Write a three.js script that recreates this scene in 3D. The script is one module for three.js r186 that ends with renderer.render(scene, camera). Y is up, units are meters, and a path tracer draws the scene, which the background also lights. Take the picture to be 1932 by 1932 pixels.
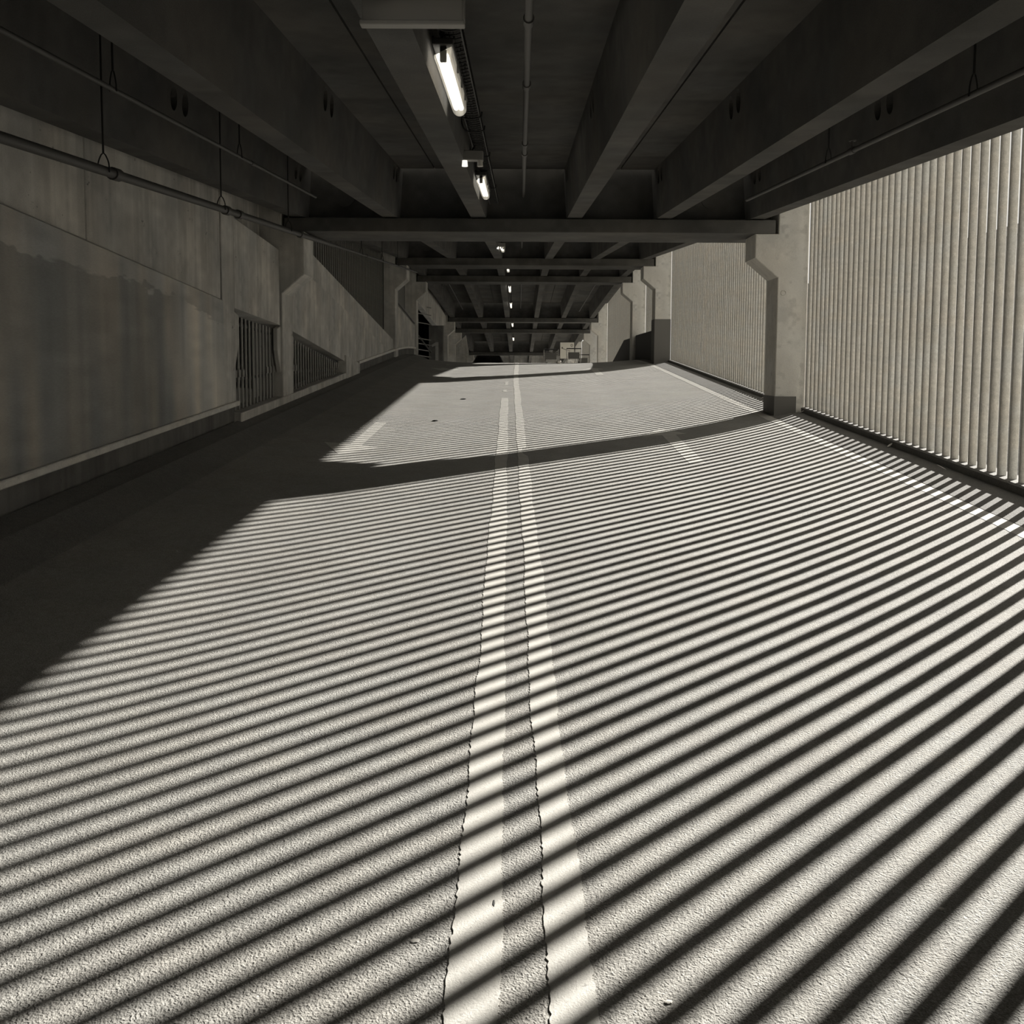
import * as THREE from 'three';
import { mergeGeometries, mergeVertices, toCreasedNormals } from 'three/addons/utils/BufferGeometryUtils.js';
import { RectAreaLightUniformsLib } from 'three/addons/lights/RectAreaLightUniformsLib.js';
import { RoundedBoxGeometry } from 'three/addons/geometries/RoundedBoxGeometry.js';

// ---------- camera, sky, sun, exposure ----------
const scene = new THREE.Scene();
const FOCAL = 1800, FRAME = 1932;
const camera = new THREE.PerspectiveCamera(2 * Math.atan(FRAME / 2 / FOCAL) * 180 / Math.PI, 1, 0.05, 400);
camera.position.set(0, 1.52, 0);
camera.rotation.order = 'YXZ';
camera.rotation.set(-Math.atan(137 / 1800), 0, THREE.MathUtils.degToRad(0.3));
camera.setViewOffset(FRAME, FRAME, 966 - 980, 966 - 827, FRAME, FRAME);

const SKY = 0.8, SUN = 19;
scene.background = new THREE.Color().setRGB(0.92 * SKY, 0.90 * SKY, 0.84 * SKY);
const sun = new THREE.DirectionalLight(new THREE.Color().setRGB(1, 0.965, 0.9), SUN);
sun.position.set(1.08 * 40, 0.624 * 40, -1.0 * 40 - 12);
sun.target.position.set(0, 0, -12);
sun.castShadow = true;
Object.assign(sun.shadow.camera, { left: -40, right: 40, top: 40, bottom: -40, near: 1, far: 160 });
sun.shadow.mapSize.set(4096, 4096);
scene.add(sun, sun.target);

const renderer = new THREE.WebGLRenderer({ antialias: true });
renderer.toneMapping = THREE.LinearToneMapping;
renderer.toneMappingExposure = 1.0;
renderer.shadowMap.enabled = true;
RectAreaLightUniformsLib.init();

// ---------- helpers ----------
let seed = 7;
const rnd = () => { seed = (seed + 0x6d2b79f5) | 0; let t = Math.imul(seed ^ (seed >>> 15), 1 | seed); t = (t + Math.imul(t ^ (t >>> 7), 61 | t)) ^ t; return ((t ^ (t >>> 14)) >>> 0) / 4294967296; };
const rr = (a, b) => a + (b - a) * rnd();
const lerp = (a, b, t) => a + (b - a) * t;
const clamp = (x, a, b) => Math.max(a, Math.min(b, x));
const SL = 0.0622;                                   // slope of the ramp
function floorY(d) {                                 // height of the roadway at depth d in front of the camera
  if (d < 23.5) return SL * d;
  if (d < 27.95) { const t = d - 23.5; return SL * 23.5 + SL * t - SL * t * t / (2 * 4.45); }
  if (d < 29.2) return 1.6;
  if (d < 32.2) { const t = d - 29.2; return 1.6 - 0.058 * t * t / 6; }
  return 1.6 - 0.058 * 1.5 - 0.058 * (d - 32.2);
}
const used = new Map();
const numbered = (n) => { const k = used.get(n) ?? 0; used.set(n, k + 1); return k ? n + '_' + String(k).padStart(3, '0') : n; };
function tag(o, label, category, group, kind) {
  if (label) o.userData.label = label;
  if (category) o.userData.category = category;
  if (group) o.userData.group = group;
  if (kind) o.userData.kind = kind;
  return o;
}
function plain(g) {                                   // position + normal + uv only, not indexed
  if (g.index) g = g.toNonIndexed();
  for (const k of Object.keys(g.attributes)) if (!['position', 'normal', 'uv'].includes(k)) g.deleteAttribute(k);
  if (!g.attributes.normal) g.computeVertexNormals();
  return g;
}
function boxUV(g) {                                   // uv in metres, projected on the dominant axis of each face
  g = plain(g);
  const p = g.attributes.position, n = g.attributes.normal, uv = new Float32Array(p.count * 2);
  for (let i = 0; i < p.count; i += 3) {
    let nx = 0, ny = 0, nz = 0;
    for (let k = 0; k < 3; k++) { nx += n.getX(i + k); ny += n.getY(i + k); nz += n.getZ(i + k); }
    nx = Math.abs(nx); ny = Math.abs(ny); nz = Math.abs(nz);
    for (let k = 0; k < 3; k++) {
      const x = p.getX(i + k), y = p.getY(i + k), z = p.getZ(i + k), a = (i + k) * 2;
      if (nx >= ny && nx >= nz) { uv[a] = z; uv[a + 1] = y; }
      else if (ny >= nz) { uv[a] = x; uv[a + 1] = z; }
      else { uv[a] = x; uv[a + 1] = y; }
    }
  }
  g.setAttribute('uv', new THREE.BufferAttribute(uv, 2));
  return g;
}
function mesh(name, geos, mat, parent, keepUV) {
  let list = (Array.isArray(geos) ? geos : [geos]).map((g) => (keepUV ? plain(g) : boxUV(g)));
  const g = list.length > 1 ? mergeGeometries(list) : list[0];
  const m = new THREE.Mesh(g, mat);
  m.castShadow = m.receiveShadow = true;
  m.name = parent ? name : numbered(name);
  (parent ?? scene).add(m);
  return m;
}
function thing(name, label, category, group) {
  const o = new THREE.Group(); o.name = numbered(name); scene.add(o);
  return tag(o, label, category, group);
}
function setting(name, label) {
  const o = new THREE.Group(); o.name = numbered(name); scene.add(o);
  return tag(o, label, null, null, 'structure');
}
const box = (x0, x1, y0, y1, d0, d1) => { const g = new THREE.BoxGeometry(x1 - x0, y1 - y0, d1 - d0); g.translate((x0 + x1) / 2, (y0 + y1) / 2, -(d0 + d1) / 2); return g; };
function bevelBox(x0, x1, y0, y1, d0, d1, r = 0.012) { const g = new RoundedBoxGeometry(x1 - x0, y1 - y0, d1 - d0, 1, r); g.translate((x0 + x1) / 2, (y0 + y1) / 2, -(d0 + d1) / 2); return g; }
// a closed cross-section (x, y), counter-clockwise seen from the camera, swept through stations of depth d
function sweep(section, ds) {
  const P = ds.map((d) => section(d).map(([x, y]) => new THREE.Vector3(x, y, -d))), n = P[0].length, v = [];
  const tri = (a, b, c) => v.push(a.x, a.y, a.z, b.x, b.y, b.z, c.x, c.y, c.z);
  for (let i = 0; i + 1 < P.length; i++) for (let k = 0; k < n; k++) {
    const a = P[i][k], b = P[i][(k + 1) % n], c = P[i + 1][(k + 1) % n], e = P[i + 1][k];
    tri(a, c, b); tri(a, e, c);
  }
  const cap = (Q, flip) => { for (const [a, b, c] of THREE.ShapeUtils.triangulateShape(Q.map((q) => new THREE.Vector2(q.x, q.y)), [])) flip ? tri(Q[a], Q[c], Q[b]) : tri(Q[a], Q[b], Q[c]); };
  cap(P[0], false); cap(P[P.length - 1], true);
  const g = new THREE.BufferGeometry(); g.setAttribute('position', new THREE.Float32BufferAttribute(v, 3)); g.computeVertexNormals();
  return g;
}
// a polygon of (d, y) in the plane of a side wall, given thickness between x0 and x1
function wallPoly(pts, x0, x1, bevel = 0, holes = []) {
  const s = new THREE.Shape(pts.map(([d, y]) => new THREE.Vector2(d, y)));
  for (const h of holes) s.holes.push(new THREE.Path(h.map(([d, y]) => new THREE.Vector2(d, y))));
  const t = x1 - x0, g = new THREE.ExtrudeGeometry(s, { depth: t - 2 * bevel, bevelEnabled: bevel > 0, bevelSize: bevel, bevelOffset: -bevel, bevelThickness: bevel, bevelSegments: 1, curveSegments: 16 });
  // shape x -> depth, shape y -> height, extrusion -> x
  g.applyMatrix4(new THREE.Matrix4().set(0, 0, 1, x0 + bevel, 0, 1, 0, 0, -1, 0, 0, 0, 0, 0, 0, 1));
  return g;
}
// a polygon of (x, y) facing the camera, given thickness between depths d0 and d1
function frontPoly(pts, d0, d1, bevel = 0) {
  const s = new THREE.Shape(pts.map(([x, y]) => new THREE.Vector2(x, y)));
  const g = new THREE.ExtrudeGeometry(s, { depth: d1 - d0 - 2 * bevel, bevelEnabled: bevel > 0, bevelSize: bevel, bevelOffset: -bevel, bevelThickness: bevel, bevelSegments: 1 });
  g.translate(0, 0, -d1 + bevel);
  return g;
}
const V = (x, y, d) => new THREE.Vector3(x, y, -d);
function tube(a, b, r, n = 10) {
  const l = a.distanceTo(b), g = new THREE.CylinderGeometry(r, r, l, n);
  g.applyQuaternion(new THREE.Quaternion().setFromUnitVectors(new THREE.Vector3(0, 1, 0), b.clone().sub(a).normalize()));
  g.translate((a.x + b.x) / 2, (a.y + b.y) / 2, (a.z + b.z) / 2);
  return g;
}
const bend = (pts, r, n = 8, seg = 24) => new THREE.TubeGeometry(new THREE.CatmullRomCurve3(pts), seg, r, n, false);

// ---------- procedural textures ----------
function noiseTile(n, cells, s) {                     // tileable value noise, n x n, 0..1
  const g = new Float32Array(cells * cells); let q = s * 7919 + 13;
  for (let i = 0; i < g.length; i++) { q = (Math.imul(q, 1664525) + 1013904223) | 0; g[i] = (q >>> 8) / 16777216; }
  return (x, y) => {
    const fx = x / n * cells, fy = y / n * cells, x0 = Math.floor(fx), y0 = Math.floor(fy);
    let tx = fx - x0, ty = fy - y0; tx = tx * tx * (3 - 2 * tx); ty = ty * ty * (3 - 2 * ty);
    const a = g[(y0 % cells) * cells + x0 % cells], b = g[(y0 % cells) * cells + (x0 + 1) % cells], c = g[((y0 + 1) % cells) * cells + x0 % cells], e = g[((y0 + 1) % cells) * cells + (x0 + 1) % cells];
    return lerp(lerp(a, b, tx), lerp(c, e, tx), ty);
  };
}
function streakTile(n, cx, cy, s) {                   // noise stretched along y
  const f = noiseTile(n, cx, s), k = cy / cx;
  return (x, y) => { const yy = (y * k) % n; const w = clamp((y / n - 0.85) / 0.15, 0, 1); return lerp(f(x, yy), f(x, 0), w); };
}
function texture(n, metres, paint, srgb = true) {     // paint(x, y) -> value (0..1) or [r, g, b]
  const data = new Uint8Array(n * n * 4);
  for (let y = 0; y < n; y++) for (let x = 0; x < n; x++) {
    const v = paint(x, y), i = (y * n + x) * 4;
    for (let c = 0; c < 3; c++) data[i + c] = clamp(Math.round(255 * (v.length ? v[c] : v)), 0, 255);
    data[i + 3] = 255;
  }
  const t = new THREE.DataTexture(data, n, n);
  t.wrapS = t.wrapT = THREE.RepeatWrapping; t.magFilter = THREE.LinearFilter; t.minFilter = THREE.LinearMipmapLinearFilter; t.generateMipmaps = true;
  if (srgb) t.colorSpace = THREE.SRGBColorSpace;
  t.repeat.set(1 / metres, 1 / metres); t.needsUpdate = true;
  return t;
}
// maps hold a pattern around a mid grey; MID brings the product back to the colour asked for
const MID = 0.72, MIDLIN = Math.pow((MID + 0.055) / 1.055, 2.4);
const hues = (v, w) => [v * (1 + 0.010 * w), v, v * (1 - 0.012 * w)];
const nA = noiseTile(1024, 4, 1), nB = noiseTile(1024, 11, 2), nC = noiseTile(1024, 37, 3), nD = noiseTile(1024, 140, 4), nE = noiseTile(1024, 512, 5), nW = noiseTile(1024, 6, 6);
const sA = streakTile(1024, 60, 3, 7), sB = streakTile(1024, 18, 2, 8), sC = streakTile(1024, 150, 5, 9);
const board = (x) => { const k = Math.floor(x / 128); return ((Math.imul(k + 3, 2654435761) >>> 0) / 4294967296); };
const wallMap = texture(1024, 2.6, (x, y) => {
  let v = MID + 0.10 * (nA(x, y) - 0.5) + 0.10 * (nB(x, y) - 0.5) + 0.06 * (nC(x, y) - 0.5) + 0.04 * (nE(x, y) - 0.5) + 0.07 * (sA(x, y) - 0.5) + 0.09 * (sB(x, y) - 0.5) + 0.05 * (board(x) - 0.5);
  if (x % 128 < 2) v -= 0.05 * nB(x, y);
  const pit = nD(x, y) * 0.7 + nC(y, x) * 0.5; if (pit > 1.02) v -= 0.18 * (pit - 1.02) / 0.1;
  return hues(v, 2 * nW(x, y) - 1);
});
const stainMap = texture(1024, 2.2, (x, y) => {       // lighter in-situ concrete with grey blotches
  let v = MID + 0.05 + 0.05 * (nA(x, y) - 0.5) + 0.05 * (nB(x, y) - 0.5) + 0.05 * (nE(x, y) - 0.5) + 0.05 * (sB(x, y) - 0.5);
  const m = nA(x, y) * 0.45 + nB(x, y) * 0.4 + nC(x, y) * 0.2 + 0.1 * nD(x, y); v -= 0.075 * clamp((m - 0.5) / 0.28, 0, 1) + 0.04 * clamp((nC(x, y) * 0.6 + sB(x, y) * 0.5 - 0.72) / 0.12, 0, 1);
  return hues(v, 2 * nW(y, x) - 1);
});
const ceilMap = texture(1024, 3.1, (x, y) => {
  const v = MID + 0.14 * (nA(x, y) - 0.5) + 0.12 * (nB(x, y) - 0.5) + 0.08 * (nC(x, y) - 0.5) + 0.05 * (nE(x, y) - 0.5) + 0.10 * (sB(y, x) - 0.5);
  return hues(v, 1.6 * (2 * nW(x, y) - 1));
});
const finMap = texture(512, 0.9, (x, y) => { const X = x * 2, Y = y * 2; return hues(MID + 0.06 * (nC(X, Y) - 0.5) + 0.06 * (nD(X, Y) - 0.5) + 0.05 * (sA(X, Y) - 0.5) + 0.06 * (nE(X, Y) - 0.5), 2 * nB(X, Y) - 1); });
const paintMap = texture(512, 0.8, (x, y) => { const X = x * 2, Y = y * 2; return hues(MID + 0.05 * (nB(X, Y) - 0.5) + 0.03 * (nD(X, Y) - 0.5) + 0.03 * (nE(X, Y) - 0.5) - (nD(Y, X) > 0.93 ? 0.12 : 0), 0); });
const rough = texture(512, 0.5, (x, y) => 0.5 + 0.5 * (nD(x * 2, y * 2) - 0.5) + 0.4 * (nE(x * 2, y * 2) - 0.5), false);
// tarmac: stones of a few millimetres in a darker binder
const aN = 2048, a1 = noiseTile(aN, 520, 21), a2 = noiseTile(aN, 1024, 22), a3 = noiseTile(aN, 1024, 23), a4 = noiseTile(aN, 90, 24), a5 = noiseTile(aN, 14, 25), a6 = noiseTile(aN, 5, 26);
const stones = (x, y) => 0.5 * a1(x, y) + 0.35 * a2(x, y) + 0.15 * a3(x, y);
const tarMap = texture(aN, 2.3, (x, y) => hues(MID + 0.20 * (stones(x, y) - 0.5) + 0.26 * (a2(x, y) - 0.5) * a3(x, y) + 0.05 * (a4(x, y) - 0.5) + 0.045 * (a5(x, y) - 0.5) + 0.03 * (a6(x, y) - 0.5), a5(y, x) - 0.5));
const tarBump = texture(aN, 2.3, (x, y) => stones(x, y), false);

// big lower panel of the left wall: a pale ragged band under the joint, a dark damp field deepened to hold the near-end shade, a cleaner pale end towards the pilaster
const stainShadeWall = texture(1024, 1, (x, y) => {
  const d = 11 * (1 - x / 1024), h = 3 * y / 1024, t = 2.86 - 0.067 * d - h;
  const edge = 0.20 + 0.16 * (nB(x, y) - 0.3) + 0.10 * (nC(x, y) - 0.5) + 0.05 * (nD(x, y) - 0.5), side = 8.55 + 0.5 * (nB(y, x) - 0.5) + 0.3 * (nC(x, y) - 0.5) + 0.9 * clamp((h - 1.3) / 1.0, 0, 1) * (nA(x, y) - 0.2);
  const s1 = clamp((edge - t) / 0.02 + 0.5 * (nD(x, y) - 0.5), 0, 1), s2 = clamp((d - side + 0.3) / 0.7, 0, 1) * (0.75 + 0.5 * sA(x, y));
  let v = lerp(lerp(MID - 0.13, MID + 0.06, s2), MID - 0.03 + 0.06 * (nC(x, y) - 0.4), s1);
  v += 0.06 * (nA(x, y) - 0.5) + 0.05 * (nC(x, y) - 0.5) + 0.03 * (nE(x, y) - 0.5) + 0.08 * (sA(x, y) - 0.5) + 0.05 * (sC(x, y) - 0.5);
  if (d > 9.75 && t > 0.1) v -= 0.07 * sA(x, y);
  return hues(v, 2.5 * (2 * sA(y > 500 ? x : x, y) - 1));
});
stainShadeWall.repeat.set(1 / 11, 1 / 3);
const lin = (r, g, b) => new THREE.Color().setRGB(r, g, b);
const TINT = [1, 0.965, 0.885];
const grey = (v, k = 1) => lin(v * TINT[0] * k, v * TINT[1] * k, v * TINT[2] * k);
const std = (v, o = {}) => new THREE.MeshStandardMaterial({ color: grey(v), roughness: 0.9, ...o });
const conc = (v, map, bump = 0.002) => new THREE.MeshStandardMaterial({ color: grey(v / MIDLIN), map, bumpMap: rough, bumpScale: bump, roughness: 0.95 });
const M = {
  tarmac: new THREE.MeshStandardMaterial({ color: grey(0.25 / MIDLIN), map: tarMap, bumpMap: tarBump, bumpScale: 0.0028, roughness: 0.92 }),
  apron: new THREE.MeshStandardMaterial({ color: grey(0.15 / MIDLIN), map: tarMap, bumpMap: tarBump, bumpScale: 0.003, roughness: 0.95 }),
  paint: new THREE.MeshStandardMaterial({ color: grey(0.43 / MIDLIN), map: paintMap, bumpMap: rough, bumpScale: 0.0006, roughness: 0.7 }),
  oldPaint: new THREE.MeshStandardMaterial({ color: grey(0.4 / MIDLIN), map: paintMap, roughness: 0.8 }),
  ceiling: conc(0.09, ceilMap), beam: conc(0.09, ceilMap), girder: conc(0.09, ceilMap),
  wall: conc(0.52, wallMap), stained: conc(0.52, stainShadeWall), pillar: conc(0.52, stainMap),
  fin: conc(0.52, finMap, 0.002), rib: conc(0.2, finMap), kerb: conc(0.2, wallMap), plinth: conc(0.15, wallMap), strip: conc(0.7, stainMap, 0.004),
  lowPaintShaded: std(0.055, { roughness: 0.8 }), paintDark: std(0.13, { roughness: 0.8 }), dark: std(0.03), steel: std(0.12, { roughness: 0.55, metalness: 0.4 }), blackSteel: std(0.02, { roughness: 0.6 }), pipe: std(0.07, { roughness: 0.6 }), galv: std(0.35, { roughness: 0.4, metalness: 0.6 }),  // low walls: copy of the dark paint, with their shade put into the colour
  bar: std(0.28, { roughness: 0.7 }), board: std(0.6), white: std(0.7), earth: conc(0.25, wallMap), outside: conc(0.3, wallMap),
};

// ---------- floor ----------
const stations = []; for (let d = -8; d < 23; d += 1.5) stations.push(d); for (let d = 23; d <= 34; d += 0.5) stations.push(d); for (let d = 36; d <= 70; d += 3) stations.push(d);
const dish = (x) => (x > 1.2 ? 0.10 * ((x - 1.2) / 2.1) ** 2 : x < -1.2 ? 0.08 * ((-x - 1.2) / 1.45) ** 2 : 0);
const xs = [-2.65, -2.3, -1.9, -1.5, -1.2, 0, 1.2, 1.6, 2.0, 2.4, 2.8, 3.05, 3.3];
const floor = setting('floor', 'grey tarmac ramp floor striped with sunlight');
mesh('roadway', sweep((d) => { const y = floorY(d); return [[-3.12, y - 0.3], [3.9, y - 0.3], [3.9, y + 0.0], [3.3, y + dish(3.3)], ...xs.slice(0, -1).reverse().map((x) => [x, y + dish(x)]), [-3.12, y + 0.02]]; }, stations), M.tarmac, floor);
tag(mesh('sloping_verge', sweep((d) => { const y = floorY(d); return [[3.3, y + 0.06], [3.685, y + 0.06], [3.685, y + 0.16], [3.3, y + dish(3.3) + 0.002]]; }, stations.filter((d) => d <= 29)), M.apron, floor), 'narrow sloping tarmac verge between white edge line and fins');
tag(mesh('kerb', sweep((d) => { const y = floorY(d); return [[-3.12, y + 0.02], [-2.6, y + 0.02], [-2.66, y + 0.083], [-2.92, y + 0.20], [-2.96, y + 0.205], [-3.12, y + 0.24]]; }, stations.filter((d) => d <= 28)), M.apron, floor), 'low dark kerb along the foot of the left wall');

// ---------- painted lines ----------
function paintStrip(name, label, group, d0, d1, left, right, step, mat, rag = 0.004, hAt = (x) => dish(x)) {
  const n = Math.round((d1 - d0) / step), A = [], B = [];
  for (let i = 0; i <= n; i++) {
    const d = lerp(d0, d1, i / n), a = left(d) + rr(-rag, rag), b = right(d) + rr(-rag, rag), y = floorY(d);
    A.push([a, y, d]); B.push([b, y, d]);
  }
  const v = [], T = 0.0022; const P = (q, up) => V(q[0], q[1] + hAt(q[0]) + (up ? T : -0.002), q[2]);
  const tri = (a, b, c) => v.push(a.x, a.y, a.z, b.x, b.y, b.z, c.x, c.y, c.z), quad = (a, b, c, q) => { tri(a, b, c); tri(a, c, q); };
  for (let i = 0; i < n; i++) {
    quad(P(A[i], 1), P(B[i], 1), P(B[i + 1], 1), P(A[i + 1], 1));
    quad(P(A[i], 0), P(A[i], 1), P(A[i + 1], 1), P(A[i + 1], 0));
    quad(P(B[i], 1), P(B[i], 0), P(B[i + 1], 0), P(B[i + 1], 1));
  }
  quad(P(A[0], 0), P(B[0], 0), P(B[0], 1), P(A[0], 1)); quad(P(A[n], 1), P(B[n], 1), P(B[n], 0), P(A[n], 0));
  const g = new THREE.BufferGeometry(); g.setAttribute('position', new THREE.Float32BufferAttribute(v, 3)); g.computeVertexNormals();
  return tag(mesh(name, g, mat), label, 'road marking', group);
}
const wob = (d, k) => 0.004 * Math.sin(d * 1.7 + k) + 0.0035 * Math.sin(d * 4.3 + 2 * k) + 0.0025 * Math.sin(d * 11 + k);
const mid = (d) => -0.0114 * (d - 1.9);
paintStrip('centre_line', 'left of the two white centre lines, ending halfway up the ramp', 'double white centre line', 1.0, 15.8, (d) => -0.148 + mid(d) + wob(d, 1), (d) => -0.036 + mid(d) * 1.0 + wob(d, 2.2), 0.012, M.paint, 0.0035);
paintStrip('centre_line', 'right of the two white centre lines, running on to the crest', 'double white centre line', 1.0, 28.5,
  (d) => 0.072 + mid(Math.min(d, 20)) + wob(d, 4), (d) => 0.172 + mid(Math.min(d, 20)) + wob(d, 5.1) - (Math.abs(d - 10.0) < 0.32 ? 0.065 * Math.cos((d - 10.0) / 0.32 * Math.PI / 2) : 0), 0.012, M.paint, 0.0035);
for (const [d0, d1, x, lab] of [[17.0, 17.35, -0.27, 'nearest'], [18.4, 19.3, -0.26, 'middle'], [20.6, 20.9, -0.3, 'furthest']])
  paintStrip('paint_fragment', lab + ' worn scrap of white paint left of the centre line near the crest', 'worn scraps of the left centre line', d0, d1, (d) => x - 0.03, (d) => x + 0.03, 0.05, M.oldPaint, 0.02);
paintStrip('edge_line', 'pale line along the right edge of the ramp beside the verge', null, 0.5, 27.5, (d) => 3.17 + wob(d, 8) * 0.6, (d) => 3.285 + wob(d, 9) * 0.5, 0.05, M.oldPaint, 0.004, (x) => dish(x));
// lane arrows: outline given in (x, d)
function arrow(label, pts, mat) {
  const s = new THREE.Shape(pts.map(([x, d]) => new THREE.Vector2(x, d)));
  const g = plain(new THREE.ExtrudeGeometry(s, { depth: 0.0035, bevelEnabled: false })), p = g.attributes.position;
  for (let i = 0; i < p.count; i++) { const x = p.getX(i), d = p.getY(i), z = p.getZ(i); p.setXYZ(i, x, floorY(d) + dish(x) - 0.0015 + z, -d); }
  g.computeVertexNormals();
  return tag(mesh('lane_arrow', g, mat), label, 'road marking', 'painted lane arrows');
}
arrow('painted arrow in the right lane pointing up the ramp, crossed by the nearer pillar shadow', [[1.655, 9.25], [1.815, 9.25], [1.855, 11.3], [1.99, 11.36], [1.745, 11.9], [1.45, 11.2], [1.69, 11.28]], M.oldPaint);
arrow('painted arrow in the left lane pointing back down the ramp at the edge of shadow', [[-1.72, 12.3], [-1.86, 12.3], [-1.84, 10.35], [-2.13, 10.38], [-1.83, 9.62], [-1.52, 10.2], [-1.71, 10.3]], M.oldPaint);
arrow('far painted arrow in the right lane just below the crest', [[1.70, 21.2], [1.86, 21.2], [1.87, 23.0], [2.02, 23.0], [1.78, 23.6], [1.5, 23.0], [1.71, 23.0]], M.oldPaint);
arrow('far painted arrow in the left lane just below the crest', [[-1.72, 24.6], [-1.88, 24.6], [-1.88, 22.9], [-2.15, 22.9], [-1.8, 22.2], [-1.45, 22.9], [-1.72, 22.9]], M.oldPaint);

// ---------- ceiling: precast double-tee slabs between the cross beams ----------
const STEMS = [-2.9, -1.69, -0.545, 0.70, 1.86, 3.07], SLABS = [[-3.7, -1.118], [-1.102, 1.272], [1.288, 3.72]];
function ceilingBay(d0, d1, y0, y1, holes, label) {   // y0, y1: height of the stem undersides at both ends
  const bay = setting('ceiling', label), yy = (d) => lerp(y0, y1, (d - d0) / (d1 - d0)), H = 0.62;
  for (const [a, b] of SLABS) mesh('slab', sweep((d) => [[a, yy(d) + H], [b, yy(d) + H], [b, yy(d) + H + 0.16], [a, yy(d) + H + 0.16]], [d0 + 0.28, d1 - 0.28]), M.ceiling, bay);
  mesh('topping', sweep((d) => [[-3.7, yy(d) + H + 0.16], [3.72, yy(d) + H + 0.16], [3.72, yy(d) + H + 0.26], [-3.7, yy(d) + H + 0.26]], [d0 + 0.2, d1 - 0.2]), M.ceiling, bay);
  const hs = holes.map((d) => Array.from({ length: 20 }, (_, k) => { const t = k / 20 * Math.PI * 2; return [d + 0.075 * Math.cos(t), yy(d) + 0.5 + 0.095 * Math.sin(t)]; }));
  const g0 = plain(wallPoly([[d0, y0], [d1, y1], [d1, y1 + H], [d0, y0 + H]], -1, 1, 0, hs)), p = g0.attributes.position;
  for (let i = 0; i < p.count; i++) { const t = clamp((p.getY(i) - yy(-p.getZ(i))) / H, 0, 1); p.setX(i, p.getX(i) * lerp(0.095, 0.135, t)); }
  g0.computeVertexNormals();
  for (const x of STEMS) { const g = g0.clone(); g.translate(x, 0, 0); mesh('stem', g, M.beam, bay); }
  return bay;
}
const hS = (d) => 2.65 + SL * d;
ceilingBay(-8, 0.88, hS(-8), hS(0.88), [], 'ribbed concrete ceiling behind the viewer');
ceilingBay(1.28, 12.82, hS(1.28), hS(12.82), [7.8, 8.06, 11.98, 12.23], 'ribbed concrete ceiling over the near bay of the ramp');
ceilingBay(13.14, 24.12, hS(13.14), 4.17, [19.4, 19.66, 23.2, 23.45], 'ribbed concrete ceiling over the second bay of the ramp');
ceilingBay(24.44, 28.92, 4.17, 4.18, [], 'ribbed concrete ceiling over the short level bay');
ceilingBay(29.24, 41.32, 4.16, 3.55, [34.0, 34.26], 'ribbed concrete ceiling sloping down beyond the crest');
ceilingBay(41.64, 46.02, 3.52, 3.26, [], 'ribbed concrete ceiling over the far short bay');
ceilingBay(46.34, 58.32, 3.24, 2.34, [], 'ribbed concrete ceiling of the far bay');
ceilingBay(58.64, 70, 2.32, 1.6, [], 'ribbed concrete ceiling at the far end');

// ---------- cross beams and pillars ----------
const FR = [
  { d: 0.6, top: hS(0.6), R: 0, L: 0, base: 0.2, word: 'overhead' },
  { d: 12.5, top: 3.42, R: 0, L: -0.24, base: 0.2, word: 'nearest' },
  { d: 23.8, top: 4.17, R: 0, L: -0.04, base: 1.05, word: 'second' },
  { d: 28.6, top: 4.18, R: 0, L: 0, base: 0, word: 'third' },
  { d: 41, top: 3.56, R: 0, L: -0.03, base: 0, word: 'fourth' },
  { d: 45.7, top: 3.26, R: 0, L: 0, base: 0, word: 'fifth' },
  { d: 58, top: 2.33, R: 0, L: 0, base: 0, word: 'sixth' },
];
FR.forEach((q, i) => {
  const g = thing('cross_beam', q.word + ' concrete cross beam spanning the ramp under the ceiling ribs', 'beam', 'concrete cross beams');
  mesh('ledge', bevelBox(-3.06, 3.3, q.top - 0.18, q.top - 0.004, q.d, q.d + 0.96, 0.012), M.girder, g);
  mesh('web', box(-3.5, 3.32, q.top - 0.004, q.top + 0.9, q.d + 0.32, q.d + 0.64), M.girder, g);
  if (i) for (const [x, dx] of [[-2.32, 0], [2.51, 0]]) {
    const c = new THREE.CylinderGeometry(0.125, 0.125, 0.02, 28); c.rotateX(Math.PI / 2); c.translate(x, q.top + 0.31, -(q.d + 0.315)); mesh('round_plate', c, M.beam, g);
  }
  const yb = floorY(q.d), up = q.top - 0.49, low = q.top - 0.74, ledge = q.top - 0.184;
  const R = thing('pillar', i ? q.word + ' concrete pillar with corbel on the right, beside the fins' : 'concrete pillar on the right behind the viewer', 'pillar', 'concrete pillars on the right');
  const bR = yb + (q.d < 29 ? 0.1 : 0);
  mesh('shaft', frontPoly([[3.34, bR], [3.736, bR], [3.736, q.top + 0.75], [3.34, q.top + 0.75], [3.34, ledge], [3.04, ledge], [3.04, up + q.R], [3.34, low + q.R]], q.d + 0.0, q.d + 0.55, 0.01), M.pillar, R);
  if (q.base) mesh('painted_base', box(3.334, q.base > 0.5 ? 3.734 : 3.62, bR, bR + q.base + 0.06, q.d - 0.006, q.d + 0.556), M.paintDark, R);
  if (q.d < 13) { const t = new THREE.TorusGeometry(0.032, 0.004, 8, 24); t.translate(3.42, 2.48, -q.d + 0.003); mesh('cast_ring', t, M.pillar, R); }
  const L = thing('pillar', i ? q.word + ' concrete pillar with corbel on the left, in the wall' : 'concrete pillar on the left behind the viewer', 'pillar', 'concrete pillars on the left');
  mesh('shaft', frontPoly([[-3.48, yb], [-3.09, yb], [-3.09, low + q.L], [-2.8, up + q.L], [-2.8, ledge], [-3.09, ledge], [-3.09, q.top + 0.75], [-3.48, q.top + 0.75]], q.d + 0.0, q.d + 0.55, 0.01), M.wall, L);
});

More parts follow.
